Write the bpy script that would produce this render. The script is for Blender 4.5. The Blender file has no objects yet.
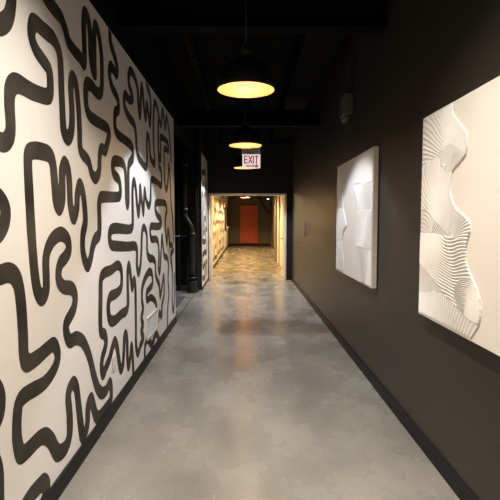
import bpy, bmesh, math, random
from math import sin, cos, pi, radians as R, sqrt, hypot
from mathutils import Vector, Matrix, noise

scene = bpy.context.scene
C = scene.collection
random.seed(7)

# ------------------------------------------------------------------ materials
def newmat(name):
    m = bpy.data.materials.new(name); m.use_nodes = True
    nt = m.node_tree; b = nt.nodes['Principled BSDF']
    return m, nt, b

def mat(name, col, rough=.5, metal=0., var=.12, scale=6., bump=0., bscale=60., spec=.5, emit=None, estr=0.):
    m, nt, b = newmat(name)
    tc = nt.nodes.new('ShaderNodeTexCoord')
    n = nt.nodes.new('ShaderNodeTexNoise'); n.inputs['Scale'].default_value = scale; n.inputs['Detail'].default_value = 5
    nt.links.new(tc.outputs['Object'], n.inputs['Vector'])
    r = nt.nodes.new('ShaderNodeValToRGB')
    lo = [max(0, c*(1-var)) for c in col]; hi = [min(1, c*(1+var)) for c in col]
    r.color_ramp.elements[0].position = .3; r.color_ramp.elements[1].position = .7
    r.color_ramp.elements[0].color = (*lo, 1); r.color_ramp.elements[1].color = (*hi, 1)
    nt.links.new(n.outputs['Fac'], r.inputs['Fac']); nt.links.new(r.outputs['Color'], b.inputs['Base Color'])
    b.inputs['Roughness'].default_value = rough; b.inputs['Metallic'].default_value = metal
    b.inputs['Specular IOR Level'].default_value = spec
    if bump:
        n2 = nt.nodes.new('ShaderNodeTexNoise'); n2.inputs['Scale'].default_value = bscale; n2.inputs['Detail'].default_value = 4
        nt.links.new(tc.outputs['Object'], n2.inputs['Vector'])
        bp = nt.nodes.new('ShaderNodeBump'); bp.inputs['Strength'].default_value = bump; bp.inputs['Distance'].default_value = .01
        nt.links.new(n2.outputs['Fac'], bp.inputs['Height']); nt.links.new(bp.outputs['Normal'], b.inputs['Normal'])
    if emit:
        b.inputs['Emission Color'].default_value = (*emit, 1); b.inputs['Emission Strength'].default_value = estr
    return m

def floor_mat():
    m, nt, b = newmat('polished_concrete'); L = nt.links.new; N = nt.nodes.new
    tc = N('ShaderNodeTexCoord')
    def noise_(sc, det, dist=0., rough=.55, stretch=None):
        n = N('ShaderNodeTexNoise'); n.inputs['Scale'].default_value = sc; n.inputs['Detail'].default_value = det
        n.inputs['Distortion'].default_value = dist; n.inputs['Roughness'].default_value = rough
        if stretch:
            mp = N('ShaderNodeMapping'); mp.inputs['Scale'].default_value = stretch
            L(tc.outputs['Object'], mp.inputs['Vector']); L(mp.outputs['Vector'], n.inputs['Vector'])
        else: L(tc.outputs['Object'], n.inputs['Vector'])
        return n
    big = noise_(.8, 3, 0, .5, (1, .6, 1)); mid = noise_(2.6, 4, 0, .55, (1, .7, 1)); fine = noise_(38, 3, 0, .6)
    r1 = N('ShaderNodeValToRGB'); r1.color_ramp.interpolation = 'B_SPLINE'; e = r1.color_ramp.elements
    e[0].position = .28; e[0].color = (.135, .122, .100, 1); e[1].position = .72; e[1].color = (.39, .352, .292, 1)
    x = r1.color_ramp.elements.new(.5); x.color = (.262, .238, .198, 1)
    mixf = N('ShaderNodeMix'); mixf.data_type = 'FLOAT'; mixf.inputs[0].default_value = .4
    L(big.outputs['Fac'], mixf.inputs[2]); L(mid.outputs['Fac'], mixf.inputs[3])
    L(mixf.outputs[0], r1.inputs['Fac'])
    # fine aggregate speckle
    r2 = N('ShaderNodeValToRGB'); r2.color_ramp.elements[0].position = .3; r2.color_ramp.elements[1].position = .7
    r2.color_ramp.elements[0].color = (.91, .91, .91, 1); r2.color_ramp.elements[1].color = (1.07, 1.07, 1.07, 1)
    L(fine.outputs['Fac'], r2.inputs['Fac'])
    mul = N('ShaderNodeMix'); mul.data_type = 'RGBA'; mul.blend_type = 'MULTIPLY'; mul.inputs[0].default_value = 1
    L(r1.outputs['Color'], mul.inputs[6]); L(r2.outputs['Color'], mul.inputs[7])
    # saw-cut control joints across the hall every 3.05 m and hairline wobble
    sep = N('ShaderNodeSeparateXYZ'); L(tc.outputs['Object'], sep.inputs[0])
    a1 = N('ShaderNodeMath'); a1.operation = 'ADD'; a1.inputs[1].default_value = 100*3.05-3.82
    L(sep.outputs['Y'], a1.inputs[0])
    a2 = N('ShaderNodeMath'); a2.operation = 'PINGPONG'; a2.inputs[1].default_value = 1.525; L(a1.outputs[0], a2.inputs[0])
    a3 = N('ShaderNodeMath'); a3.operation = 'LESS_THAN'; a3.inputs[1].default_value = .004; L(a2.outputs[0], a3.inputs[0])
    a4 = N('ShaderNodeMath'); a4.operation = 'MULTIPLY'; a4.inputs[1].default_value = .5; L(a3.outputs[0], a4.inputs[0])
    jm = N('ShaderNodeMix'); jm.data_type = 'RGBA'; jm.inputs[7].default_value = (.10, .095, .088, 1)
    L(a4.outputs[0], jm.inputs[0]); L(mul.outputs[2], jm.inputs[6]); L(jm.outputs[2], b.inputs['Base Color'])
    rr = N('ShaderNodeMapRange'); rr.interpolation_type = 'SMOOTHSTEP'; rr.inputs[1].default_value = .2; rr.inputs[2].default_value = .8
    rr.inputs[3].default_value = .19; rr.inputs[4].default_value = .34
    L(mid.outputs['Fac'], rr.inputs[0]); L(rr.outputs[0], b.inputs['Roughness'])
    b.inputs['Specular IOR Level'].default_value = .45
    bp = N('ShaderNodeBump'); bp.inputs['Strength'].default_value = .04; bp.inputs['Distance'].default_value = .002
    L(fine.outputs['Fac'], bp.inputs['Height']); L(bp.outputs['Normal'], b.inputs['Normal'])
    return m

def ink_mat():
    m, nt, b = newmat('brushed_ink_paint'); L = nt.links.new; N = nt.nodes.new
    tc = N('ShaderNodeTexCoord')
    n = N('ShaderNodeTexNoise'); n.inputs['Scale'].default_value = 3.2; n.inputs['Detail'].default_value = 6; n.inputs['Distortion'].default_value = .8
    L(tc.outputs['Object'], n.inputs['Vector'])
    r = N('ShaderNodeValToRGB'); r.color_ramp.elements[0].position = .35; r.color_ramp.elements[1].position = .72
    r.color_ramp.elements[0].color = (.022, .019, .014, 1); r.color_ramp.elements[1].color = (.075, .063, .046, 1)
    L(n.outputs['Fac'], r.inputs['Fac']); L(r.outputs['Color'], b.inputs['Base Color'])
    b.inputs['Roughness'].default_value = .62
    b.inputs['Specular IOR Level'].default_value = .3
    return m

M = dict(
    floor=floor_mat(), ink=ink_mat(),
    mural=mat('cream_wall_paint', (.87, .815, .745), .6, var=.025, scale=1.4, bump=.03, bscale=90, spec=.3),
    black=mat('matt_black_paint', (.021, .019, .016), .55, var=.12, scale=1.1, bump=.05, bscale=70, spec=.25),
    wallb=mat('satin_charcoal_paint', (.032, .0275, .0215), .4, var=.05, scale=.9, bump=.04, bscale=90, spec=.4),
    ceil=mat('black_ceiling_paint', (.006, .0055, .005), .9, var=.2, scale=2, spec=.1),
    base=mat('black_vinyl_base', (.010, .009, .010), .5, var=.1, spec=.2),
    pipe=mat('black_pipe_paint', (.02, .02, .019), .4, var=.2, spec=.5),
    canvas=mat('ivory_canvas_panel', (.80, .735, .655), .6, var=.02, scale=3, bump=.04, bscale=200),
    relief=mat('ivory_carved_plaster', (.79, .75, .70), .55, var=.03, scale=5),
    shade=mat('black_enamel', (.006, .006, .006), .6, var=.1, spec=.2),
    gold=mat('gold_shade_lining', (.27, .135, .045), .5, var=.08, scale=9),
    bulb=mat('glowing_bulb', (.9, .8, .6), .3, emit=(1., .80, .52), estr=1.),
    bulbwarm=mat('warm_glowing_bulb', (.9, .7, .4), .3, emit=(1., .68, .30), estr=1.),
    beam=mat('black_beam_paint', (.003, .003, .003), .8, spec=.08),
    lightbox=mat('dull_grey_plastic', (.12, .11, .095), .5),
    cord=mat('black_cord', (.01, .01, .01), .6),
    chrome=mat('brushed_steel', (.42, .42, .42), .3, metal=1., var=.1),
    grey=mat('grey_steel_housing', (.70, .66, .58), .5, metal=.3),
    glassw=mat('white_sign_face', (.85, .83, .80), .3, emit=(1., .95, .90), estr=.62),
    redink=mat('red_sign_letters', (.62, .02, .03), .4, emit=(.75, .04, .06), estr=.25),
    white=mat('white_enamel_metal', (.78, .76, .70), .45, var=.04),
    dark=mat('dark_slot', (.03, .03, .028), .7),
    cream=mat('cream_door_paint', (.78, .70, .57), .45, var=.04, scale=3),
    reddoor=mat('red_brown_door_paint', (.50, .078, .034), .4, var=.18, scale=4),
    endwall=mat('olive_charcoal_paint', (.095, .09, .072), .6, var=.08),
    brown=mat('brown_painted_column', (.20, .14, .075), .55, var=.15),
    plate=mat('ivory_plastic', (.72, .68, .60), .35, var=.03),
    mat_=mat('dark_entry_mat', (.06, .055, .05), .95, var=.25, scale=60, bump=.5, bscale=300),
    kerb=mat('grey_kerb_paint', (.22, .21, .19), .7, var=.2, scale=9),
    steelstrip=mat('dull_metal_strip', (.30, .28, .25), .35, metal=.8),
    beacon=mat('small_lit_lens', (.9, .9, .9), .3, emit=(1., .95, .85), estr=14.),
)

# ------------------------------------------------------------------ mesh helpers
def box(bm, x0, x1, y0, y1, z0, z1, mi=0, bev=0.):
    v = [bm.verts.new((x, y, z)) for x in (x0, x1) for y in (y0, y1) for z in (z0, z1)]
    fs = []
    for q in ((0,1,3,2),(4,6,7,5),(0,4,5,1),(2,3,7,6),(0,2,6,4),(1,5,7,3)):
        f = bm.faces.new([v[i] for i in q]); f.material_index = mi; fs.append(f)
    bmesh.ops.recalc_face_normals(bm, faces=fs)
    if bev:
        es = list({e for f in fs for e in f.edges})
        bmesh.ops.bevel(bm, geom=es, offset=bev, segments=2, affect='EDGES', profile=.5)

def tube(bm, pts, r, seg=16, cap=True):
    pts = [Vector(p) for p in pts]; rings = []
    d0 = (pts[1]-pts[0]).normalized()
    up = Vector((0, 0, 1)) if abs(d0.z) < .9 else Vector((1, 0, 0))
    n = d0.cross(up).normalized()
    rr = r if isinstance(r, (list, tuple)) else [r]*len(pts)
    for i, p in enumerate(pts):
        d = (pts[min(i+1, len(pts)-1)]-pts[max(i-1, 0)]).normalized()
        n = (n - d*n.dot(d)).normalized(); b = d.cross(n)
        rings.append([bm.verts.new(p + (n*cos(2*pi*k/seg) + b*sin(2*pi*k/seg))*rr[i]) for k in range(seg)])
    for a, b_ in zip(rings, rings[1:]):
        for k in range(seg):
            f = bm.faces.new((a[k], a[(k+1) % seg], b_[(k+1) % seg], b_[k])); f.smooth = True
    if cap:
        bm.faces.new(list(reversed(rings[0]))); bm.faces.new(rings[-1])

def lathe(bm, prof, c=(0, 0, 0), seg=48, mi=0):
    """prof = [(radius, z)], closed by its own ends (radius 0) or left open"""
    rings = []
    for (r, z) in prof:
        if r < 1e-6: rings.append([bm.verts.new((c[0], c[1], c[2]+z))])
        else: rings.append([bm.verts.new((c[0]+r*cos(2*pi*k/seg), c[1]+r*sin(2*pi*k/seg), c[2]+z)) for k in range(seg)])
    for a, b in zip(rings, rings[1:]):
        for k in range(seg):
            k2 = (k+1) % seg
            if len(a) == 1 and len(b) == 1: continue
            if len(a) == 1: f = bm.faces.new((a[0], b[k2], b[k]))
            elif len(b) == 1: f = bm.faces.new((a[k], a[k2], b[0]))
            else: f = bm.faces.new((a[k], a[k2], b[k2], b[k]))
            f.smooth = True; f.material_index = mi

def bend(path, rad, n=6):
    """round the corners of a polyline"""
    path = [Vector(p) for p in path]; out = [path[0]]
    for a, p, b in zip(path, path[1:], path[2:]):
        u = (a-p).normalized(); v = (b-p).normalized()
        s, e = p+u*rad, p+v*rad
        for i in range(n+1):
            t = i/n; out.append(s*(1-t)**2 + p*2*t*(1-t) + e*t*t)
    return out + [path[-1]]

def obj(name, bm, mats, parent=None, loc=None):
    me = bpy.data.meshes.new(name); bm.to_mesh(me); bm.free()
    for m in (mats if isinstance(mats, (list, tuple)) else [mats]): me.materials.append(M[m])
    o = bpy.data.objects.new(name, me); C.objects.link(o)
    if parent: o.parent = parent
    if loc: o.location = loc
    return o
def B(): return bmesh.new()
def boxo(name, dims, m, parent=None, bev=0.):
    bm = B(); box(bm, *dims, bev=bev); return obj(name, bm, m, parent)
def struct(name, bm, m):
    o = obj(name, bm, m); o['kind'] = 'structure'; return o
def tag(o, label, cat, group=None, kind=None):
    o['label'] = label; o['category'] = cat
    if group: o['group'] = group
    if kind: o['kind'] = kind
    return o
def thing(name, label, cat, loc=(0, 0, 0), group=None):
    o = bpy.data.objects.new(name, None); C.objects.link(o); o.location = loc; o.empty_display_size = .1
    return tag(o, label, cat, group)
def copy_tree(o, parent=None):
    c = o.copy(); C.objects.link(c); c.parent = parent
    for ch in [q for q in bpy.data.objects if q.parent == o]: copy_tree(ch, c)
    return c

# ------------------------------------------------------------------ measures (metres)
XL, XR = -1.02, 1.165            # the two long walls
Z_MURAL, Z_CEIL = 2.935, 3.75
Y_END = 11.2                     # cross wall with the cased opening
Y_FAR = 26.0

# ------------------------------------------------------------------ painted line work
def catmull(pts, n=7):
    P = [Vector((*p, 0)) for p in pts]; out = []
    for i in range(len(P)-1):
        p0 = P[i-1] if i else P[0]*2-P[1]; p1, p2 = P[i], P[i+1]
        p3 = P[i+2] if i+2 < len(P) else P[-1]*2-P[-2]
        for k in range(n):
            t = k/n
            out.append(.5*((2*p1)+(p2-p0)*t+(2*p0-5*p1+4*p2-p3)*t*t+(3*p1-p0-3*p2+p3)*t**3))
    out.append(P[-1]); return out

def paint(bm, X, strokes, w, lim, step=.01, mi=1, seed=0):
    """brush strokes as one clean film of paint 1 mm proud of the wall plane x = X:
    union of the strokes on a fine lattice, outlined by marching squares"""
    y0, y1, z0, z1 = lim; ny = int((y1-y0)/step)+1; nz = int((z1-z0)/step)+1
    F = {}
    for si, st in enumerate(strokes):
        c = catmull(st, 6); d = [c[0]]
        for q in c[1:]:
            if (q-d[-1]).length > .012: d.append(q)
        for a, b in zip(d, d[1:]):
            ax, ay, bx, by = a.x, a.y, b.x, b.y; dx, dy = bx-ax, by-ay; L2 = dx*dx+dy*dy
            hw = w*.5*(1+.13*noise.noise(Vector((ax*2.3, ay*2.3, seed)))+.03*noise.noise(Vector((ax*22, ay*22, seed+5))))
            R_ = hw+2*step
            for i in range(max(0, int((min(ax, bx)-R_-y0)/step)), min(ny-1, int((max(ax, bx)+R_-y0)/step)+1)+1):
                y = y0+i*step
                for j in range(max(0, int((min(ay, by)-R_-z0)/step)), min(nz-1, int((max(ay, by)+R_-z0)/step)+1)+1):
                    z = z0+j*step
                    t = ((y-ax)*dx+(z-ay)*dy)/L2; t = 0 if t < 0 else 1 if t > 1 else t
                    v = hypot(y-ax-t*dx, z-ay-t*dy)-hw
                    if v < F.get((i, j), 1): F[i, j] = v
    vc = {}
    def node(i, j):
        k = (i, j)
        if k not in vc: vc[k] = bm.verts.new((X+.001, y0+i*step, z0+j*step))
        return vc[k]
    def cut(a, b):
        k = (a, b) if a < b else (b, a)
        if k not in vc:
            fa, fb = F.get(k[0], 1), F.get(k[1], 1); fa = min(fa, step*1.5); fb = min(fb, step*1.5)
            t = fa/(fa-fb); t = min(.98, max(.02, t))
            (i0, j0), (i1, j1) = k
            vc[k] = bm.verts.new((X+.001, y0+(i0+(i1-i0)*t)*step, z0+(j0+(j1-j0)*t)*step))
        return vc[k]
    for (i, j) in list(F):
        if i >= ny-1 or j >= nz-1: continue
        cs = [(i, j), (i+1, j), (i+1, j+1), (i, j+1)]; ins = [F.get(q, 1) < 0 for q in cs]
        if not any(ins): continue
        poly = []
        for q in range(4):
            if ins[q]: poly.append(node(*cs[q]))
            if ins[q] != ins[(q+1) % 4]: poly.append(cut(cs[q], cs[(q+1) % 4]))
        if len(poly) >= 3:
            f = bm.faces.new(poly); f.material_index = mi

def meander(seed, y0, y1, z0, z1, cell=.27):
    """an all-over tangle of non-crossing rounded squiggles on a jittered lattice"""
    rnd = random.Random(seed); ny = int((y1-y0)/cell); nz = int((z1-z0)/cell)
    free = {(i, j) for i in range(ny) for j in range(nz)}; out = []
    while free:
        cur = rnd.choice(sorted(free)); free.discard(cur); path = [cur]; d = rnd.choice([(1, 0), (-1, 0), (0, 1), (0, -1)])
        for rev in (0, 1):
            if rev: path.reverse(); cur = path[-1]
            while True:
                opts = [q for q in ((cur[0]+a, cur[1]+b) for a, b in ((0, 1), (0, -1), (1, 0), (-1, 0))) if q in free]
                if not opts or len(path) > 46: break
                cur = rnd.choice(opts); free.discard(cur); path.append(cur)
        if len(path) > 1:
            out.append([(y0+(i+.5+rnd.uniform(-.13, .13))*cell, z0+(j+.5+rnd.uniform(-.13, .13))*cell) for i, j in path])
    return out

MURAL = [
 [(2.052,2.496),(2.046,2.46),(2.033,2.41),(2.006,2.362),(1.964,2.324),(1.921,2.301)],
 [(1.867,1.841),(1.904,1.827),(1.94,1.827),(1.971,1.843),(1.994,1.873),(2.002,1.917),(1.998,2.006),(2.012,2.072),(2.071,2.111),(2.213,2.115),(2.366,2.133),(2.414,2.163),(2.422,2.222),(2.412,2.28),(2.348,2.305),(2.269,2.329),(2.226,2.374),(2.234,2.428),(2.267,2.458),(2.359,2.461),(2.473,2.463),(2.538,2.43),(2.562,2.372),(2.567,2.205),(2.576,2.038),(2.59,1.991),(2.636,1.971),(2.691,2.016),(2.712,2.101),(2.708,2.204),(2.703,2.283),(2.731,2.341),(2.775,2.333),(2.801,2.276),(2.822,2.164),(2.829,2.054),(2.828,1.957),(2.863,1.916),(2.932,1.898),(2.986,1.873),(3.032,1.809),(3.109,1.787),(3.186,1.842),(3.209,1.956),(3.253,2.008),(3.333,2.006),(3.392,2.07),(3.444,2.146),(3.392,2.18),(3.253,2.18),(3.023,2.183),(2.956,2.244),(2.963,2.353),(3.037,2.39),(3.202,2.377),(3.284,2.438),(3.299,2.624),(3.279,2.713),(3.241,2.794),(3.186,2.826),(3.149,2.764),(3.141,2.583),(3.138,2.49),(3.092,2.514),(3.064,2.589),(3.059,2.715),(3.037,2.801),(2.977,2.816),(2.947,2.738),(2.947,2.64),(2.947,2.553),(2.928,2.491),(2.869,2.504),(2.779,2.51),(2.688,2.528),(2.641,2.582),(2.582,2.621),(2.491,2.628),(2.413,2.638),(2.367,2.65)],
 [(1.866,1.599),(1.895,1.588),(1.928,1.56),(1.935,1.526),(1.917,1.484),(1.886,1.455),(1.855,1.439)],
 [(1.836,1.272),(1.874,1.272),(1.941,1.275),(1.995,1.25),(2.026,1.194),(2.042,1.091),(2.048,0.973),(2.049,0.884),(2.077,0.833),(2.18,0.827),(2.29,0.838),(2.369,0.839),(2.414,0.785),(2.404,0.733),(2.34,0.694),(2.233,0.675),(2.076,0.69),(2.001,0.684),(1.975,0.642),(1.962,0.547),(1.975,0.471),(2.002,0.431),(2.076,0.423),(2.161,0.422),(2.237,0.402),(2.304,0.342),(2.355,0.266),(2.398,0.227),(2.487,0.212),(2.548,0.257),(2.556,0.371),(2.541,0.484),(2.574,0.527),(2.627,0.534),(2.672,0.481),(2.698,0.36),(2.726,0.225),(2.752,0.148),(2.803,0.149),(2.843,0.199),(2.859,0.296),(2.918,0.319),(2.957,0.25),(3.007,0.163),(3.084,0.129),(3.225,0.126),(3.341,0.139),(3.357,0.226),(3.325,0.277),(3.233,0.254),(3.133,0.275),(3.045,0.352),(2.972,0.476),(2.926,0.572),(2.866,0.664),(2.787,0.744),(2.685,0.789),(2.592,0.797),(2.545,0.851),(2.541,0.909),(2.602,0.942),(2.663,0.978),(2.687,1.046),(2.636,1.099),(2.528,1.123),(2.468,1.16),(2.456,1.212),(2.489,1.263),(2.56,1.291),(2.608,1.328),(2.596,1.386),(2.513,1.422),(2.414,1.405),(2.339,1.356),(2.307,1.296),(2.305,1.199),(2.296,1.138),(2.251,1.11),(2.205,1.152),(2.182,1.234),(2.166,1.366),(2.156,1.515),(2.151,1.642),(2.147,1.758),(2.156,1.811),(2.204,1.834),(2.303,1.844),(2.389,1.839),(2.426,1.792),(2.443,1.683),(2.453,1.603),(2.493,1.566),(2.533,1.612),(2.541,1.69),(2.544,1.768),(2.582,1.819),(2.625,1.793),(2.644,1.721),(2.651,1.594),(2.693,1.513),(2.749,1.573),(2.764,1.652),(2.81,1.719),(2.857,1.676),(2.885,1.577),(2.89,1.488),(2.842,1.407),(2.832,1.325),(2.858,1.254),(2.914,1.203),(2.974,1.25),(3.012,1.314),(3.07,1.368),(3.152,1.4),(3.17,1.487),(3.17,1.605),(3.206,1.656),(3.286,1.668),(3.619,1.684),(3.707,1.709),(3.714,1.778),(3.671,1.827),(3.561,1.852),(3.511,1.9),(3.536,1.949),(3.638,1.97),(3.785,1.973),(3.875,1.929),(3.895,1.792),(3.9,1.672),(3.929,1.626),(3.963,1.675),(3.975,1.85),(3.993,1.969),(4.066,2.021),(4.14,2.062),(4.142,2.143),(4.059,2.17),(3.861,2.179),(3.681,2.184),(3.605,2.215),(3.594,2.282),(3.617,2.345),(3.701,2.389),(3.7,2.455),(3.646,2.488),(3.541,2.52),(3.477,2.589),(3.512,2.664),(3.585,2.665),(3.669,2.657),(3.685,2.725),(3.643,2.765),(3.574,2.808),(3.52,2.847),(3.508,2.931),(3.5,2.957)],
 [(3.975,1.068),(4.01,0.965),(4.048,0.888),(4.111,0.952),(4.159,0.88),(4.161,0.588),(4.152,0.335),(4.223,0.232),(4.33,0.285),(4.453,0.321),(4.368,0.413),(4.449,0.454),(4.381,0.54),(4.461,0.613),(4.419,0.712),(4.44,0.828),(4.571,0.906),(4.766,0.95),(4.912,0.911),(4.926,0.799),(4.753,0.77),(4.635,0.746),(4.658,0.669),(4.848,0.662),(5.087,0.569),(5.165,0.438),(5.229,0.318),(5.309,0.396),(5.44,0.332),(5.482,0.46),(5.634,0.583),(5.615,0.801),(5.52,0.714),(5.373,0.59),(5.32,0.731),(5.192,0.813),(5.109,0.887),(5.101,1.014),(4.983,1.07),(4.801,1.096),(4.693,1.168),(4.677,1.346),(4.571,1.425),(4.47,1.383),(4.422,1.187),(4.371,1.054),(4.293,0.995),(4.238,1.077),(4.244,1.219),(4.159,1.262),(3.928,1.27),(3.564,1.296),(3.432,1.315),(3.396,1.373),(3.44,1.426),(3.601,1.435),(3.972,1.419),(4.09,1.447),(4.108,1.546),(4.116,1.772),(4.181,1.859),(4.244,1.781),(4.275,1.661),(4.331,1.554),(4.389,1.675),(4.42,1.821),(4.463,1.717),(4.536,1.571),(4.577,1.703),(4.62,1.806),(4.669,1.717),(4.79,1.649),(4.89,1.716),(4.923,1.89),(4.99,1.945),(5.271,1.941),(5.519,1.92),(5.563,1.99),(5.531,2.095),(5.401,2.152),(5.376,2.324),(5.38,2.545),(5.399,2.653)],
 [(3.975,1.068),(3.94,1.107),(3.899,1.05),(3.892,0.894),(3.89,0.771),(3.824,0.723),(3.68,0.727),(3.483,0.717),(3.368,0.747),(3.332,0.816),(3.337,0.883),(3.392,0.922),(3.538,0.921),(3.677,0.944),(3.708,1.031),(3.68,1.109),(3.581,1.139),(3.419,1.121),(3.26,1.118),(3.178,1.084),(3.156,0.955),(3.14,0.763),(3.163,0.7),(3.231,0.671),(3.26,0.608),(3.221,0.56),(3.166,0.518),(3.146,0.459),(3.18,0.393),(3.247,0.425),(3.333,0.458),(3.417,0.526),(3.485,0.55),(3.546,0.467),(3.584,0.355),(3.637,0.275),(3.697,0.301),(3.732,0.41),(3.758,0.514),(3.804,0.524),(3.838,0.458),(3.841,0.307),(3.875,0.217),(3.943,0.294),(3.983,0.373),(4.019,0.261),(4.031,0.118),(4.033,0.043)],
 [(4.769,2.945),(4.799,2.893),(4.923,2.846),(4.971,2.721),(4.921,2.519),(4.861,2.6),(4.776,2.703),(4.713,2.541),(4.642,2.64),(4.571,2.827),(4.517,2.734),(4.455,2.508),(4.401,2.609),(4.374,2.751),(4.248,2.823),(4.115,2.825),(4.051,2.753),(4.06,2.687),(4.144,2.641),(4.174,2.596),(4.068,2.559),(3.935,2.567),(3.884,2.52),(3.905,2.45),(4.041,2.405),(4.217,2.377),(4.28,2.294),(4.303,2.177),(4.365,2.102),(4.518,2.065),(4.688,2.045),(4.75,2.125),(4.752,2.289),(4.788,2.388),(4.864,2.35),(4.913,2.189),(5.03,2.14),(5.146,2.138),(5.117,2.284),(5.095,2.445),(5.114,2.636),(5.188,2.819),(5.332,2.804),(5.557,2.651),(5.678,2.858),(5.846,2.673),(5.952,2.835),(6.134,2.691),(6.222,2.561),(6.288,2.327)],
 [(5.386,2.546),(5.401,2.327),(5.488,2.216),(5.529,2.347),(5.513,2.488),(5.695,2.52),(6.028,2.515),(6.076,2.424),(5.813,2.41),(5.743,2.318),(5.77,2.008),(5.886,1.89),(6.025,2.03),(6.102,2.237),(6.187,2.072),(6.261,1.708),(6.383,1.473),(6.418,1.217)],
 [(5.279,0.938),(5.362,0.887),(5.453,1.078),(5.528,1.3),(5.612,1.153),(5.681,1.047),(5.891,1.004),(5.975,0.89),(5.931,0.709),(5.988,0.512),(5.892,0.368),(5.833,0.088),(5.826,-0.017)],
 [(5.279,0.938),(5.326,1.088),(5.293,1.226),(5.166,1.281),(4.918,1.294),(4.851,1.372),(4.901,1.431),(5.235,1.426),(5.472,1.441),(5.47,1.507),(5.274,1.554),(5.149,1.615),(5.171,1.689),(5.439,1.711),(5.778,1.711),(5.906,1.645),(5.794,1.527),(5.79,1.373),(5.874,1.202),(5.962,1.37),(6.051,1.287),(6.099,1.177),(6.315,1.145)],
 [(6.417,1.075),(6.178,1.008),(6.289,0.774),(6.236,0.387),(6.328,0.213),(6.429,0.352),(6.454,0.711)],
 [(4.501,0.102),(4.523,0.22),(4.644,0.255),(4.763,0.184),(4.874,0.137),(4.986,0.18),(5.09,0.204),(5.239,0.112),(5.32,0.018)],
 [(1.792,0.83),(1.826,0.792),(1.838,0.745),(1.823,0.692),(1.781,0.665)],
 [(1.758,0.547),(1.791,0.492),(1.804,0.428),(1.8,0.323)],
 [(2.004,0.185),(2.052,0.192),(2.103,0.192),(2.155,0.187),(2.201,0.178),(2.234,0.134),(2.222,0.094),(2.181,0.073)],
]

# ------------------------------------------------------------------ the shell
# floor
bm = B(); box(bm, -3.0, 2.2, -2.6, Y_FAR+.3, -.12, 0); struct('floor', bm, 'floor')
# ceiling
bm = B(); box(bm, -3.0, 2.2, -2.6, Y_FAR+.3, Z_CEIL, Z_CEIL+.15); struct('ceiling', bm, 'ceil')
# left wall: cream mural band up to 2.935 m, its painted squiggles in the same mesh
bm = B(); box(bm, XL-.16, XL, -2.45, 6.55, 0, Z_MURAL)
paint(bm, XL, MURAL+meander(3, -2.3, 1.75, .1, 2.9), .086, (-2.3, 6.549, .05, Z_MURAL-.001), .0095)
struct('wall_left', bm, ['mural', 'ink'])
# black wall above the mural (one wall, set 6 mm back)
bm = B(); box(bm, XL-.16, XL-.006, -2.45, Y_END, Z_MURAL, Z_CEIL); struct('wall_left_upper', bm, 'ceil')
# second mural panel, next to the opening
bm = B(); box(bm, -1.02, -.925, 9.66, Y_END, 0, Z_MURAL)
paint(bm, -.925, meander(11, 9.66, Y_END, .1, 2.92, .26), .125, (9.661, Y_END-.001, .05, Z_MURAL-.001), .012)
struct('wall_left_panel', bm, ['mural', 'ink'])
# recess walls behind the pipes
bm = B(); box(bm, -2.7, -2.6, 6.39, 9.72, 0, Z_CEIL); struct('wall_recess_back', bm, 'black')
bm = B(); box(bm, -2.6, XL-.16, 6.39, 6.55, 0, Z_CEIL); struct('wall_recess_near', bm, 'black')
bm = B(); box(bm, -2.6, -1.02, 9.62, 9.72, 0, Z_CEIL); box(bm, -1.02, -.926, 9.62, 9.66, 0, Z_CEIL); box(bm, -1.02, -.926, 9.66, Y_END, Z_MURAL, Z_CEIL); struct('wall_recess_side', bm, 'black')
# right wall
bm = B(); box(bm, XR, XR+.15, -2.45, Y_END, 0, Z_CEIL); struct('wall_right', bm, 'wallb')
# wall behind the viewer closes the hall
bm = B(); box(bm, XL-.16, XR+.15, -2.6, -2.45, 0, Z_CEIL); struct('wall_back', bm, 'black')
# cross wall with the opening
bm = B()
box(bm, -1.02, -.90, Y_END, Y_END+.2, 0, Z_CEIL)
box(bm, 1.03, XR+.15, Y_END, Y_END+.2, 0, Z_CEIL)
box(bm, -.90, 1.03, Y_END, Y_END+.2, 2.16, Z_CEIL)
struct('wall_front', bm, 'black')
# far corridor
bm = B(); box(bm, -1.10, -.98, Y_END+.2, Y_FAR, 0, Z_CEIL)
paint(bm, -.98, meander(23, Y_END+1.2, 21.4, .1, 2.9, .38), .15, (Y_END+.21, Y_FAR-.1, .05, 2.95), .018)
struct('wall_far_left', bm, ['mural', 'ink'])
bm = B(); box(bm, 1.16, 1.28, Y_END+.2, 16.2, 0, Z_CEIL); struct('wall_far_right', bm, 'mural')
bm = B(); box(bm, 1.48, 1.60, 17.0, Y_FAR, 0, Z_CEIL); struct('wall_far_right_recess', bm, 'endwall')
bm = B(); box(bm, -1.10, 1.60, Y_FAR, Y_FAR+.12, 0, Z_CEIL); struct('wall_far_end', bm, 'endwall')
boxo('wall_column', (1.10, 1.60, 16.2, 17.0, 0, Z_CEIL), 'brown')['kind'] = 'structure'
# base boards
def baseb(name, dims, m='base'):
    boxo(name, dims, m, bev=.002)['kind'] = 'structure'
baseb('baseboard_left', (XL, XL+.015, -2.45, 6.56, 0, .105))
baseb('baseboard_right', (XR-.012, XR, -2.45, Y_END, 0, .105))
baseb('baseboard_left_panel', (-.925, -.913, 9.61, Y_END, 0, .06))
baseb('baseboard_far_left', (-.98, -.968, Y_END+.2, Y_FAR, 0, .10))
baseb('baseboard_far_end', (-.968, 1.48, Y_FAR-.02, Y_FAR, 0, .16))
baseb('baseboard_recess', (-2.6, -1.19, 9.57, 9.62, 0, .10), 'kerb')
# metal transition strip along the mouth of the recess
baseb('trim_1', (XL-.02, XL+.012, 6.57, 9.60, 0, .006), 'steelstrip')
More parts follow.
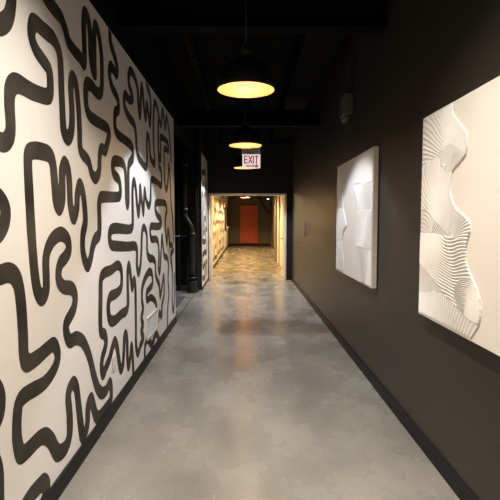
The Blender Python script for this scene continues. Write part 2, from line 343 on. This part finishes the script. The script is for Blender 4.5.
# cased opening: pale steel frame
bm = B()
box(bm, -.90, -.855, Y_END-.02, Y_END+.22, 0, 2.16)
box(bm, .985, 1.03, Y_END-.02, Y_END+.22, 0, 2.16)
box(bm, -.855, .985, Y_END-.02, Y_END+.22, 2.115, 2.16)
struct('trim_2', bm, 'cream')

# two cream leaves folded back into the far corridor
def leaf(name, x0, x1, s):
    e = bpy.data.objects.new(name, None); C.objects.link(e); e.location = ((x0+x1)/2, Y_END+.22, 0); e['kind'] = 'structure'
    w = (x1-x0)/2
    boxo('door_leaf', (-w, w, .02, .94, .01, 2.10), 'cream', e, .003)
    bm = B(); 
    for z in (.22, 1.05, 1.88): tube(bm, [(-s*w*.2, .004, z-.055), (-s*w*.2, .004, z+.055)], .011, 12)
    obj('hinge', bm, 'pipe', e)
    bm = B()
    for q in (-1, 1):
        tube(bm, [(q*w, .87, 1.0), (q*(w+.03), .87, 1.0)], .026, 16)
        tube(bm, bend([(q*(w+.03), .87, 1.0), (q*(w+.048), .87, 1.0), (q*(w+.048), .76, 1.0)], .01), .009, 10)
    obj('door_handle', bm, 'chrome', e)
leaf('door_1', -.915, -.875, 1)
leaf('door_2', 1.02, 1.06, -1)

# red door in the end wall
d3 = bpy.data.objects.new('door_3', None); C.objects.link(d3); d3.location = (.225, Y_FAR-.02, .16); d3['kind'] = 'structure'
bm = B(); box(bm, -.40, .46, -.03, .0, .02, 2.12, bev=.003); obj('door_leaf', bm, 'reddoor', d3)
bm = B()
for a, b, c, d in ((-.50, -.40, 0, 2.18), (.46, .51, 0, 2.18), (-.40, .46, 2.12, 2.18)):
    box(bm, a, b, -.05, .019, c, d)
obj('door_frame', bm, 'reddoor', d3)
bm = B()
for z0, z1 in ((.15, .36), (.42, 1.02), (1.10, 1.78), (1.86, 2.04)):
    for a, b, c, d in ((-.32, .38, z0, z0+.022), (-.32, .38, z1-.022, z1), (-.32, -.298, z0, z1), (.358, .38, z0, z1)):
        box(bm, a, b, -.042, -.03, c, d)
obj('door_moulding', bm, 'reddoor', d3)
bm = B(); tube(bm, [(.40, -.03, .95), (.40, -.075, .95)], .012, 12); lathe(bm, [(0, -.03), (.028, -.012), (.028, .012), (0, .03)], (.40, -.09, .95), 20)
obj('door_handle', bm, 'chrome', d3)

# ------------------------------------------------------------------ ceiling ironwork
def beam(y, z, label, kind='i'):
    bm = B(); x0, x1 = XL+.0, XR
    box(bm, x0, x1, y-.07, y+.07, z, z+.014); box(bm, x0, x1, y-.07, y+.07, z+.226, z+.24); box(bm, x0, x1, y-.008, y+.008, z+.014, z+.226)
    o = obj('ceiling_beam', bm, 'beam'); tag(o, label, 'beam', 'black cross beams under the ceiling')
beam(3.84, 3.07, 'black steel cross beam directly above the nearest pendant lamp')
beam(7.10, 2.95, 'black steel cross beam between the second and third pendant lamps')
bm = B(); tube(bm, [(-.62, -2.4, 3.45), (-.62, 11.19, 3.45)], .055, 16)
for y in (-1, 1.4, 3.2, 5.4, 8.6, 10.3): tube(bm, [(-.62, y-.03, 3.45), (-.62, y+.03, 3.45)], .066, 16)
tag(obj('ceiling_pipe', bm, 'beam'), 'long black sprinkler pipe running along the ceiling near the mural wall', 'pipe')
bm = B(); box(bm, .62, 1.0, -2.4, 11.19, 3.36, 3.62, bev=.01)
for k in range(11): box(bm, .61, 1.01, -1.6+k*1.2, -1.57+k*1.2, 3.35, 3.63)
tag(obj('air_duct', bm, 'beam'), 'rectangular black air duct running along the ceiling by the right wall', 'duct')
bm = B(); box(bm, -.03, .05, -2.4, 11.19, 3.566, 3.748); box(bm, -.045, .065, -2.4, 11.19, 3.60, 3.615)
tag(obj('light_track', bm, 'beam'), 'thin black conduit rail above the line of pendant lamps', 'rail')

# ------------------------------------------------------------------ pendant lamps
def pendant(y, label):
    t = thing('pendant_lamp', label, 'lamp', (.008, y, 2.508), 'black dome pendant lamps down the middle of the hall')
    out = [(.045, .262), (.060, .245), (.085, .228), (.135, .200), (.178, .158), (.207, .105), (.220, .050), (.224, .0)]
    inn = [(.220, .001), (.216, .050), (.203, .103), (.174, .154), (.132, .194), (.083, .221), (.045, .232), (0, .234)]
    bm = B(); lathe(bm, [(0, .262)]+out+[(.220, .001)], seg=64); obj('lamp_shade', bm, 'shade', t)
    bm = B(); lathe(bm, inn, seg=64); obj('shade_lining', bm, 'gold', t)
    bm = B(); lathe(bm, [(0, .345), (.012, .345), (.018, .335), (.030, .325), (.040, .30), (.042, .262), (0, .262)], seg=32); obj('lamp_cap', bm, 'pipe', t)
    bm = B(); tube(bm, [(0, 0, .34), (0, 0, 1.02)], .006, 10); obj('cord', bm, 'cord', t)
    bm = B(); lathe(bm, [(0, 1.055), (.05, 1.055), (.06, 1.045), (.06, 1.02), (0, 1.02)], seg=32); obj('ceiling_canopy', bm, 'shade', t)
    bm = B(); tube(bm, [(0, 0, .17), (0, 0, .233)], .021, 20); obj('bulb_socket', bm, 'shade', t)
    bm = B(); lathe(bm, [(0, .088), (.016, .091), (.028, .101), (.033, .118), (.031, .136), (.022, .156), (.016, .17), (0, .17)], seg=32); obj('bulb', bm, 'bulb', t)
    return t
p0 = pendant(3.58, 'nearest black dome pendant lamp in view, gold lined, looking largest')
for y, lab in ((6.19, 'second black dome pendant lamp, just above the exit sign'),
               (8.80, 'third black dome pendant lamp, partly hidden behind the exit sign'),
               (.93, 'black dome pendant lamp hanging almost above the viewer'),
               (-1.6, 'black dome pendant lamp hanging behind the viewer')):
    c = copy_tree(p0); c.location.y = y; c['label'] = lab
for y, lab in ((13.4, 'pendant lamp just beyond the cased opening in the far corridor'),
               (16.3, 'pendant lamp midway down the far corridor'),
               (19.2, 'pendant lamp of the far corridor before the one seen under the door head'),
               (22.1, 'tiny lit pendant lamp seen under the door head in front of the red door')):
    c = copy_tree(p0); c.location = (.008, y, 2.60); c['label'] = lab; c['group'] = 'pendant lamps of the far corridor'
    for q in bpy.data.objects:
        if q.parent == c and q.name.startswith('bulb') and 'socket' not in q.name: q.material_slots[0].link = 'OBJECT'; q.material_slots[0].material = M['bulbwarm']
        if q.parent == c and q.name.startswith('cord'): q.scale.z = 1; 

# spotlights clipped under the rail: deep snoots, lamp up inside
def can(y, label, energy, ang, blend=.3, col=(.80, .88, 1.0)):
    t = thing('ceiling_spotlight', label, 'spotlight', (.02, y, 3.30), 'black can spotlights on the rail')
    bm = B(); lathe(bm, [(.046, .0), (.055, .0), (.055, .20), (.03, .225), (0, .225), ], seg=32)
    lathe(bm, [(.046, 0), (.046, .19), (0, .19)], seg=32); obj('lamp_housing', bm, 'shade', t)
    bm = B(); tube(bm, [(0, 0, .22), (0, 0, .26)], .012, 10); obj('stem', bm, 'shade', t)
    li = bpy.data.lights.new('spot', 'SPOT'); li.energy = energy; li.spot_size = R(ang); li.spot_blend = blend
    li.shadow_soft_size = .012; li.color = col
    lo = bpy.data.objects.new('spotlight_beam', li); C.objects.link(lo); lo.parent = t; lo.location = (0, 0, .004)
    return t
WARM = (1., .93, .84)
can(-1.0, 'black can spotlight on the ceiling rail behind the viewer', 560, 118, 1., WARM)
can(1.9, 'black can spotlight on the ceiling rail nearest in front of the viewer', 330, 118, 1., WARM)
can(4.33, 'black can spotlight on the ceiling rail just past the nearest pendant lamp', 235, 86, .2)
can(7.9, 'black can spotlight on the ceiling rail past the second pendant lamp', 240, 84, .3)
can(10.0, 'black can spotlight on the ceiling rail in front of the cased opening', 330, 92, .3)

# ------------------------------------------------------------------ exit sign
t = thing('exit_sign', 'lit hanging EXIT sign with red letters and grey housing', 'sign', (.10, 7.55, 2.36))
boxo('sign_housing', (-.155, .155, -.03, .03, .225, .335), 'grey', t, .006)
boxo('sign_face', (-.142, .155, -.009, .009, 0, .225), 'glassw', t, .002)
boxo('mounting_bracket', (-.10, .10, -.02, .02, .335, .36), 'shade', t, .003)
bm = B(); tube(bm, [(0, 0, .36), (0, 0, 1.39)], .009, 12); obj('stem', bm, 'shade', t)
bm = B()
def bar(x0, z0, x1, z1, w=.020):
    d = Vector((x1-x0, 0, z1-z0)).normalized(); n = Vector((-d.z, 0, d.x))*w/2
    q = [Vector((x0, 0, z0))+n, Vector((x0, 0, z0))-n, Vector((x1, 0, z1))-n, Vector((x1, 0, z1))+n]
    f = [bm.verts.new((p.x, -.0125, p.z)) for p in q]; g = [bm.verts.new((p.x, -.0085, p.z)) for p in q]
    bm.faces.new(f)
    for k in range(4): bm.faces.new((f[k], f[(k+1) % 4], g[(k+1) % 4], g[k]))
zb, zt = .075, .208
bar(-.105, zb, -.105, zt)
for z in (zb+.01, (zb+zt)/2, zt-.01): bar(-.105, z, -.055, z, .019)
bar(-.040, zb, .020, zt); bar(-.040, zt, .020, zb)
bar(.042, zb, .042, zt)
bar(.092, zb, .092, zt); bar(.062, zt-.01, .122, zt-.01, .019)
obj('sign_letters', bm, 'redink', t)
bm = B(); bar(-.085, .036, .095, .036, .020); bar(.078, .064, .118, .036, .018); bar(.078, .010, .118, .036, .018)
obj('sign_arrow', bm, 'redink', t)

# ------------------------------------------------------------------ wall fixture with its drop channel
t = thing('emergency_light', 'small grey box light fixed high on the right wall under a vertical conduit', 'light', (XR, 5.02, 2.60))
boxo('light_housing', (-.10, -.006, -.11, .11, .04, .26), 'lightbox', t, .012)
boxo('back_plate', (-.006, 0, -.13, .13, .02, .28), 'pipe', t)
bm = B(); lathe(bm, [(0, -.04), (.02, -.04), (.036, -.015), (.036, .0), (.022, .025), (0, .025)], (-.06, -.05, .02), 24)
obj('lamp_head', bm, 'lightbox', t)
bm = B(); lathe(bm, [(0, -.04), (.02, -.04), (.036, -.015), (.036, .0), (.022, .025), (0, .025)], (-.06, .06, .02), 24)
obj('lamp_head', bm, 'lightbox', t)
bm = B(); box(bm, -.05, 0, -.15, .05, .28, 1.149, bev=.004); obj('conduit', bm, 'wallb', t)

# slim pull on the right wall and the small switch beyond it
t = thing('pull_handle', 'slim vertical metal pull handle on the black right wall', 'handle', (XR, 8.34, 1.19))
bm = B(); tube(bm, [(-.05, 0, 0), (-.05, 0, .29)], .011, 14); obj('grip', bm, 'lightbox', t)
for z in (.03, .26):
    bm = B(); tube(bm, [(0, 0, z), (-.05, 0, z)], .008, 12); obj('bracket', bm, 'chrome', t)
t = thing('wall_switch', 'tiny dark switch plate low on the right wall beyond the pull handle', 'switch', (XR, 9.22, 1.03))
boxo('plate', (-.008, 0, -.035, .035, 0, .11), 'base', t, .002)
boxo('rocker', (-.014, -.008, -.012, .012, .03, .08), 'grey', t, .002)
# lever on the black strip left of the opening
t = thing('lever_handle', 'small steel lever on the black strip left of the cased opening', 'handle', (-.905, Y_END, 1.01))
bm = B(); tube(bm, [(0, 0, 0), (0, -.022, 0)], .024, 20); obj('rose', bm, 'chrome', t)
bm = B(); tube(bm, bend([(0, -.02, 0), (0, -.05, 0), (.10, -.05, 0)], .012), .009, 12); obj('lever', bm, 'chrome', t)

# ------------------------------------------------------------------ air grille and outlet low on the mural wall
t = thing('wall_vent', 'white louvred air grille low on the mural wall', 'vent', (XL, 4.59, .255))
bm = B()
for a, b, c, d in ((0, .575, 0, .022), (0, .575, .213, .235), (0, .022, .022, .213), (.553, .575, .022, .213)): box(bm, .001, .016, a, b, c, d)
obj('frame', bm, 'white', t)
bm = B()
for k in range(9):
    z = .032+k*.0212
    v = [bm.verts.new(p) for p in ((.003, .022, z+.007), (.012, .022, z), (.012, .553, z), (.003, .553, z+.007))]; bm.faces.new(v)
    v = [bm.verts.new(p) for p in ((.003, .022, z+.009), (.012, .022, z+.002), (.012, .553, z+.002), (.003, .553, z+.009))]; bm.faces.new(v)
obj('louvre', bm, 'white', t)
boxo('duct_mouth', (.0015, .0025, .022, .553, .022, .213), 'dark', t)
t = thing('wall_outlet', 'ivory power outlet low on the mural wall', 'outlet', (XL, 3.40, .335))
boxo('plate', (.0015, .008, 0, .075, 0, .115), 'plate', t, .002)
for z in (.022, .066):
    s_ = boxo('socket', (.008, .0105, .02, .055, z, z+.028), 'white', t, .001)
    bm = B(); box(bm, .0105, .011, .029, .032, z+.008, z+.02); box(bm, .0105, .011, .043, .046, z+.008, z+.02); obj('slot', bm, 'dark', s_)

# ------------------------------------------------------------------ pipes in the recess
t = thing('riser_pipe', 'thick black riser pipe with elbows in the recess beside the mural', 'pipe', (-1.10, 9.30, 0))
path = bend([(0, 0, .12), (0, 0, 1.32), (-.155, 0, 1.58), (-.155, 0, 3.74)], .09, 8)
bm = B(); tube(bm, path, .068, 24); obj('pipe', bm, 'pipe', t)
for (a, b) in (((0, 0, 1.18), (0, 0, 1.24)), ((-.155, 0, 1.68), (-.155, 0, 1.74)), ((-.155, 0, 2.60), (-.155, 0, 2.66))):
    bm = B(); tube(bm, [a, b], .082, 24); obj('coupling', bm, 'pipe', t)
bm = B(); lathe(bm, [(0, 0), (.115, 0), (.115, .09), (.095, .12), (.09, .20), (.10, .21), (.10, .235), (0, .235)], seg=32); obj('base_fitting', bm, 'pipe', t)
bm = B(); lathe(bm, [(.0, .0), (.105, .0), (.105, .02), (0, .02)], (0, 0, .30), 32); obj('flange', bm, 'pipe', t)
for i, (x, y, r, lab) in enumerate(((-.985, 9.42, .018, 'thin black conduit standing just right of the thick riser pipe'),
                                    (-1.035, 9.52, .024, 'thin black conduit standing behind the right edge of the riser pipe'),
                                    (-1.40, 9.50, .03, 'thin black conduit left of the thick riser pipe'))):
    t = thing('conduit', lab, 'pipe', (x, y, 0), 'thin black conduits in the recess')
    bm = B(); tube(bm, [(0, 0, .0), (0, 0, 3.74)], r, 14); obj('pipe', bm, 'pipe', t)
    for z in (.35, 1.35, 2.35):
        bm = B(); box(bm, -r-.012, r+.012, -.008, .008 if i else .008, z, z+.03); obj('clamp', bm, 'pipe', t)
bm = B(); tube(bm, [(-2.59, 9.38, 1.10), (-1.19, 9.28, 1.175)], .014, 12)
tag(obj('bracing_rod', bm, 'pipe'), 'thin horizontal rod bracing the riser pipe in the recess', 'rod')
boxo('floor_mat', (-1.95, -1.17, 7.75, 8.78, 0, .008), 'mat_'); tag(bpy.data.objects['floor_mat'], 'dark floor mat lying in the recess behind the mural wall end', 'mat')

# ------------------------------------------------------------------ far corridor furniture
def framed(y0, y1, z0, z1, lab):
    t = thing('framed_picture', lab, 'picture', (-.98, y0, z0), 'framed dark pictures in the far corridor')
    w, h = y1-y0, z1-z0
    bm = B()
    for a, b, c, d in ((0, w, 0, .05), (0, w, h-.05, h), (0, .05, .05, h-.05), (w-.05, w, .05, h-.05)): box(bm, .001, .04, a, b, c, d)
    obj('frame', bm, 'shade', t); boxo('picture', (.001, .02, .05, w-.05, .05, h-.05), 'dark', t)
framed(21.6, 22.7, 1.0, 2.13, 'nearer black framed picture on the far corridor left wall')
framed(24.0, 25.4, 1.0, 2.16, 'farther black framed picture on the far corridor left wall')
t = thing('wall_shelf', 'pale narrow ledge on the left wall of the far corridor', 'shelf', (-.98, 22.9, 1.08))
boxo('board', (.001, .12, 0, 1.0, 0, .08), 'cream', t, .004)
for y in (.15, .85): boxo('bracket', (.001, .08, y, y+.04, -.09, 0), 'cream', t)
# diagonal brace
bm = B()
a, b = Vector((.70, 25.0, 2.86)), Vector((1.36, 25.0, 1.82)); d = (b-a).normalized(); n = Vector((-d.z, 0, d.x))*.11
vs = []
for y in (24.93, 25.07):
    for p in (a-n-d*.9, a+n-d*.9, b+n, b-n): vs.append(bm.verts.new((p.x, y, p.z)))
for q in ((0,1,2,3),(7,6,5,4),(0,4,5,1),(1,5,6,2),(2,6,7,3),(3,7,4,0)): bm.faces.new([vs[i] for i in q])
bmesh.ops.recalc_face_normals(bm, faces=bm.faces)
tag(obj('diagonal_brace', bm, 'pipe'), 'dark diagonal steel brace beside the red door at the far end', 'brace')
t = thing('small_downlight', 'tiny bright white light near the ceiling right of the red door', 'light', (1.20, 23.5, 2.60))
bm = B(); lathe(bm, [(.045, 0), (.05, 0), (.05, .08), (.012, .10), (.012, 1.149), (0, 1.149)], seg=20); obj('housing', bm, 'shade', t)
bm = B(); lathe(bm, [(0, -.03), (.03, -.02), (.044, .0), (.044, .02), (0, .02)], seg=20); obj('lens', bm, 'beacon', t)
# dark seam casing on the cream wall
t = thing('wall_casing', 'narrow dark vertical casing strip on the cream right wall of the far corridor', 'casing', (1.16, 15.05, 0))
boxo('strip', (-.03, -.001, 0, .12, 0, 2.75), 'brown', t)
boxo('cap', (-.035, -.001, -.01, .13, 2.75, 2.80), 'brown', t)

# ------------------------------------------------------------------ relief artworks
def inside(p, poly):
    x, y = p; r = False; j = len(poly)-1
    for i in range(len(poly)):
        a, b = poly[i], poly[j]
        if (a[1] > y) != (b[1] > y) and x < (b[0]-a[0])*(y-a[1])/(b[1]-a[1])+a[0]: r = not r
        j = i
    return r
def smooth(pts, n=6): return [(v.x, v.y) for v in catmull(pts, n)]

def relief(t, patches, u0, u1, v0, v1, step, X0, mirror=1):
    """carved plaster: every patch is a field of ridges (radial from, or concentric about, its focus) stepping over its neighbour.
    u = metres along the wall from the viewer, v = height; face at x = X0 looking towards -x."""
    nu, nv = int((u1-u0)/step), int((v1-v0)/step)
    grid = {}; bm = B()
    for i in range(nu+1):
        for j in range(nv+1):
            u, v = u0+i*(u1-u0)/nu, v0+j*(v1-v0)/nv
            for pt in patches:
                if inside((u, v), pt['poly']):
                    fu, fv = pt['f']; du, dv = u-fu, v-fv; r = hypot(du, dv); a = math.atan2(dv, du)
                    wob = .35*noise.noise(Vector((u*5, v*5, pt['f'][0]*3)))
                    if pt['k'] == 'fan':
                        nr = pt['n']; s = sin(nr*a+wob*9+pt.get('tw', 0)*r*6)
                        amp = pt['amp']*min(1, r/.05)
                    elif pt['k'] == 'arc':
                        s = sin(2*pi*(r*(1+.12*wob))/pt['n']+2.2*sin(a*3)+wob*3); amp = pt['amp']
                    else: s, amp = 0, 0
                    fade = max(.05, min(1, (u1-u)/.02, (v-v0)/.02, (v1-v)/.02, (u-u0)/.004+.5))
                    h = (pt['lift']*.6+amp*(1-abs(s)))*fade
                    grid[i, j] = bm.verts.new((X0-.001-h, u, v)); break
    ins = set(grid)
    for (i, j) in ins:
        for k in ((i+1, j), (i-1, j), (i, j+1), (i, j-1), (i+1, j+1), (i-1, j-1), (i+1, j-1), (i-1, j+1)):
            if k not in grid: grid[k] = bm.verts.new((X0+.002, u0+k[0]*(u1-u0)/nu, v0+k[1]*(v1-v0)/nv))
    for i in range(-1, nu+1):
        for j in range(-1, nv+1):
            q = [grid.get(k) for k in ((i, j), (i, j+1), (i+1, j+1), (i+1, j))]
            if all(q):
                f = bm.faces.new(q); f.smooth = True
    bmesh.ops.recalc_face_normals(bm, faces=bm.faces)
    # make it face the hall
    s = sum(f.normal.x for f in bm.faces)
    if s > 0: bmesh.ops.reverse_faces(bm, faces=bm.faces)
    return obj('relief', bm, 'relief', t)

XF = 1.112
def panel(t, y0, y1, z0, z1):
    bm = B(); box(bm, XF, XR-.008, y0, y1, z0, z1, bev=.002); obj('panel', bm, 'canvas', t)
    bm = B(); box(bm, XR-.008, XR, y0+.12, y1-.12, z1-.16, z1-.12); obj('hanging_cleat', bm, 'grey', t)

# near artwork
t = thing('relief_artwork', 'nearer cream artwork cut by the right edge, wavy carved ridges on its left side', 'artwork', (0, 0, 0), 'cream relief artworks on the right wall')
panel(t, 1.315, 2.84, .905, 2.13)
EDGE = [(2.447,2.128),(2.427,2.074),(2.384,2.033),(2.315,1.978),(2.271,1.939),(2.261,1.898),(2.261,1.854),(2.294,1.814),(2.368,1.783),(2.412,1.756),(2.432,1.705),(2.421,1.629),(2.365,1.569),(2.286,1.531),(2.217,1.496),(2.205,1.451),(2.226,1.401),(2.243,1.35),(2.234,1.291),(2.185,1.231),(2.124,1.176),(2.088,1.115),(2.077,1.06),(2.094,1.003),(2.129,.961),(2.175,.906)]
ED = smooth(EDGE, 5)
allp = [(2.839, 2.129)]+ED+[(2.839, .906)]
def below(line): return line
clipE = allp
def P(poly, **k):
    d = dict(poly=poly, lift=.004, amp=.0062, tw=0); d.update(k); return d
L_ = 2.86
patches = [
    P(smooth([(2.27,1.84),(2.45,1.915),(2.55,1.86),(2.52,1.775),(2.40,1.77),(2.30,1.80),(2.20,1.83)]), f=(2.52,1.75), k='fan', n=42, lift=.009, tw=.5),
    P([(L_,2.2),(2.2,2.2),(2.0,1.9),(2.27,1.84),(2.45,1.915),(2.60,1.87),(L_,1.84)], f=(2.36,1.80), k='fan', n=44, lift=.007, tw=.8),
    P(smooth([(2.425,1.41),(2.38,1.48),(2.35,1.57),(2.10,1.56),(2.10,1.40),(2.32,1.405),(2.425,1.41)]), f=(2.44,1.40), k='fan', n=40, lift=.009),
    P([(L_,1.56),(2.74,1.575),(2.62,1.50),(2.66,1.42),(L_,1.42)], f=(2.8,1.3), k='arc', n=.05, lift=.008, amp=.003),
    P([(L_,1.9),(2.60,1.87),(2.52,1.775),(2.0,1.78),(2.0,1.56),(2.35,1.57),(2.38,1.48),(2.425,1.41),(2.46,1.43),(2.62,1.50),(2.74,1.575),(L_,1.56)], f=(2.49,1.36), k='fan', n=46, lift=.006, tw=.6),
    P(smooth([(2.298,1.045),(2.34,1.10),(2.33,1.16),(2.28,1.20),(2.17,1.21),(2.0,1.15),(2.0,.98),(2.094,1.003),(2.21,1.011)]), f=(2.23,.99), k='arc', n=.023, lift=.009, amp=.007),
    P([(L_,1.225),(2.81,1.223),(2.631,1.159),(2.62,1.082),(2.80,1.047),(L_,1.045)], f=(2.6,1.1), k='flat', lift=.010),
    P([(L_,1.05),(2.80,1.047),(2.626,1.085),(2.453,1.087),(2.211,1.011),(2.0,1.0),(2.0,.8),(L_,.8)], f=(2.55,.55), k='fan', n=60, lift=.005, amp=.006, tw=1.5),
    P([(L_,1.43),(2.66,1.42),(2.425,1.41),(2.1,1.43),(2.0,1.2),(2.2,1.2),(2.33,1.16),(2.30,1.045),(2.453,1.087),(2.631,1.159),(2.81,1.223),(L_,1.225)], f=(2.35,1.78), k='arc', n=.034, lift=.006, amp=.009),
    P([(L_,2.2),(2.0,2.2),(2.0,.8),(L_,.8)], f=(2.0,.9), k='arc', n=.03, lift=.004),
]
# everything is trimmed by the wavy outline
def trimmed(pats, outline):
    out = []
    for p in pats:
        q = dict(p); q['outline'] = outline; out.append(q)
    return out
_in = inside
def relief_clipped(t, pats, outline, *a):
    global inside
    base = _in
    cache = {}
    def both(p, poly):
        k = (round(p[0], 5), round(p[1], 5))
        if k not in cache: cache[k] = base(p, outline)
        return cache[k] and base(p, poly)
    inside = both
    o = relief(t, pats, *a); inside = base; return o
relief_clipped(t, patches, allp, 2.07, 2.838, .907, 2.128, .0034, XF)

# farther artwork
t = thing('relief_artwork', 'farther cream artwork lit by a cool spotlight, seen whole on the right wall', 'artwork', (0, 0, 0), 'cream relief artworks on the right wall')
panel(t, 3.92, 5.45, .90, 2.135)
R_ = 3.90
edgeR = smooth([(4.04,2.10),(3.975,1.98),(4.13,1.885),(4.54,1.872),(4.58,1.815),(4.45,1.718),(4.404,1.60),(4.436,1.48),(4.51,1.35),(4.44,1.244),(4.376,1.16),(4.29,1.02),(4.246,.902)], 5)
pr = [(3.9215, 2.10)]+edgeR+[(3.9215, .902)]
patR = [
    P([(R_-.2,2.2),(4.8,2.2),(4.8,1.86),(R_-.2,1.83)], f=(4.0,1.75), k='fan', n=34, lift=.011),
    P([(R_-.2,1.83),(4.8,1.86),(4.8,1.60),(R_-.2,1.58)], f=(4.3,1.4), k='fan', n=44, lift=.008),
    P([(R_-.2,1.58),(4.8,1.60),(4.7,1.235),(R_-.2,1.25)], f=(4.0,1.60), k='arc', n=.03, lift=.013),
    P([(R_-.2,1.25),(4.7,1.235),(4.7,.8),(R_-.2,.8)], f=(4.1,.8), k='arc', n=.028, lift=.008),
]
relief_clipped(t, patR, pr, 3.926, 4.62, .903, 2.13, .005, XF)
edgeL = smooth([(5.30,2.02),(5.22,1.9),(5.12,1.76),(5.08,1.636),(4.92,1.447),(5.06,1.366),(5.108,1.217),(5.046,1.074),(5.06,.902)], 5)
pl = [(5.448, 2.02)]+edgeL+[(5.448, .902)]
patL = [
    P([(4.8,2.2),(5.5,2.2),(5.5,1.63),(4.8,1.63)], f=(5.4,1.5), k='fan', n=36, lift=.009),
    P([(4.8,1.63),(5.5,1.63),(5.5,1.25),(4.8,1.30)], f=(5.5,1.35), k='arc', n=.028, lift=.012),
    P([(4.8,1.30),(5.5,1.25),(5.5,.8),(4.8,.8)], f=(5.3,.75), k='fan', n=40, lift=.007),
]
relief_clipped(t, patL, pl, 4.85, 5.44, .903, 2.13, .005, XF)

# ------------------------------------------------------------------ light, camera, output
def setbulb(s): 
    M['bulb'].node_tree.nodes['Principled BSDF'].inputs['Emission Strength'].default_value = s
setbulb(330)
M['bulbwarm'].node_tree.nodes['Principled BSDF'].inputs['Emission Strength'].default_value = 7000
w = bpy.data.worlds.new('world'); scene.world = w; w.use_nodes = True
w.node_tree.nodes['Background'].inputs[0].default_value = (.01, .01, .01, 1); w.node_tree.nodes['Background'].inputs[1].default_value = .2

cam = bpy.data.cameras.new('camera'); co = bpy.data.objects.new('camera', cam); C.objects.link(co)
co.location = (0, 0, 1.5); co.rotation_euler = (R(90-3.8), 0, -math.atan(5/450))
cam.sensor_width = 36; cam.lens = 32.4; cam.clip_start = .05; cam.clip_end = 100
scene.camera = co
vs = scene.view_settings
vs.view_transform = 'Standard'; vs.look = 'None'; vs.gamma = 1; vs.exposure = .16; vs.use_curve_mapping = False
scene.display_settings.display_device = 'sRGB'
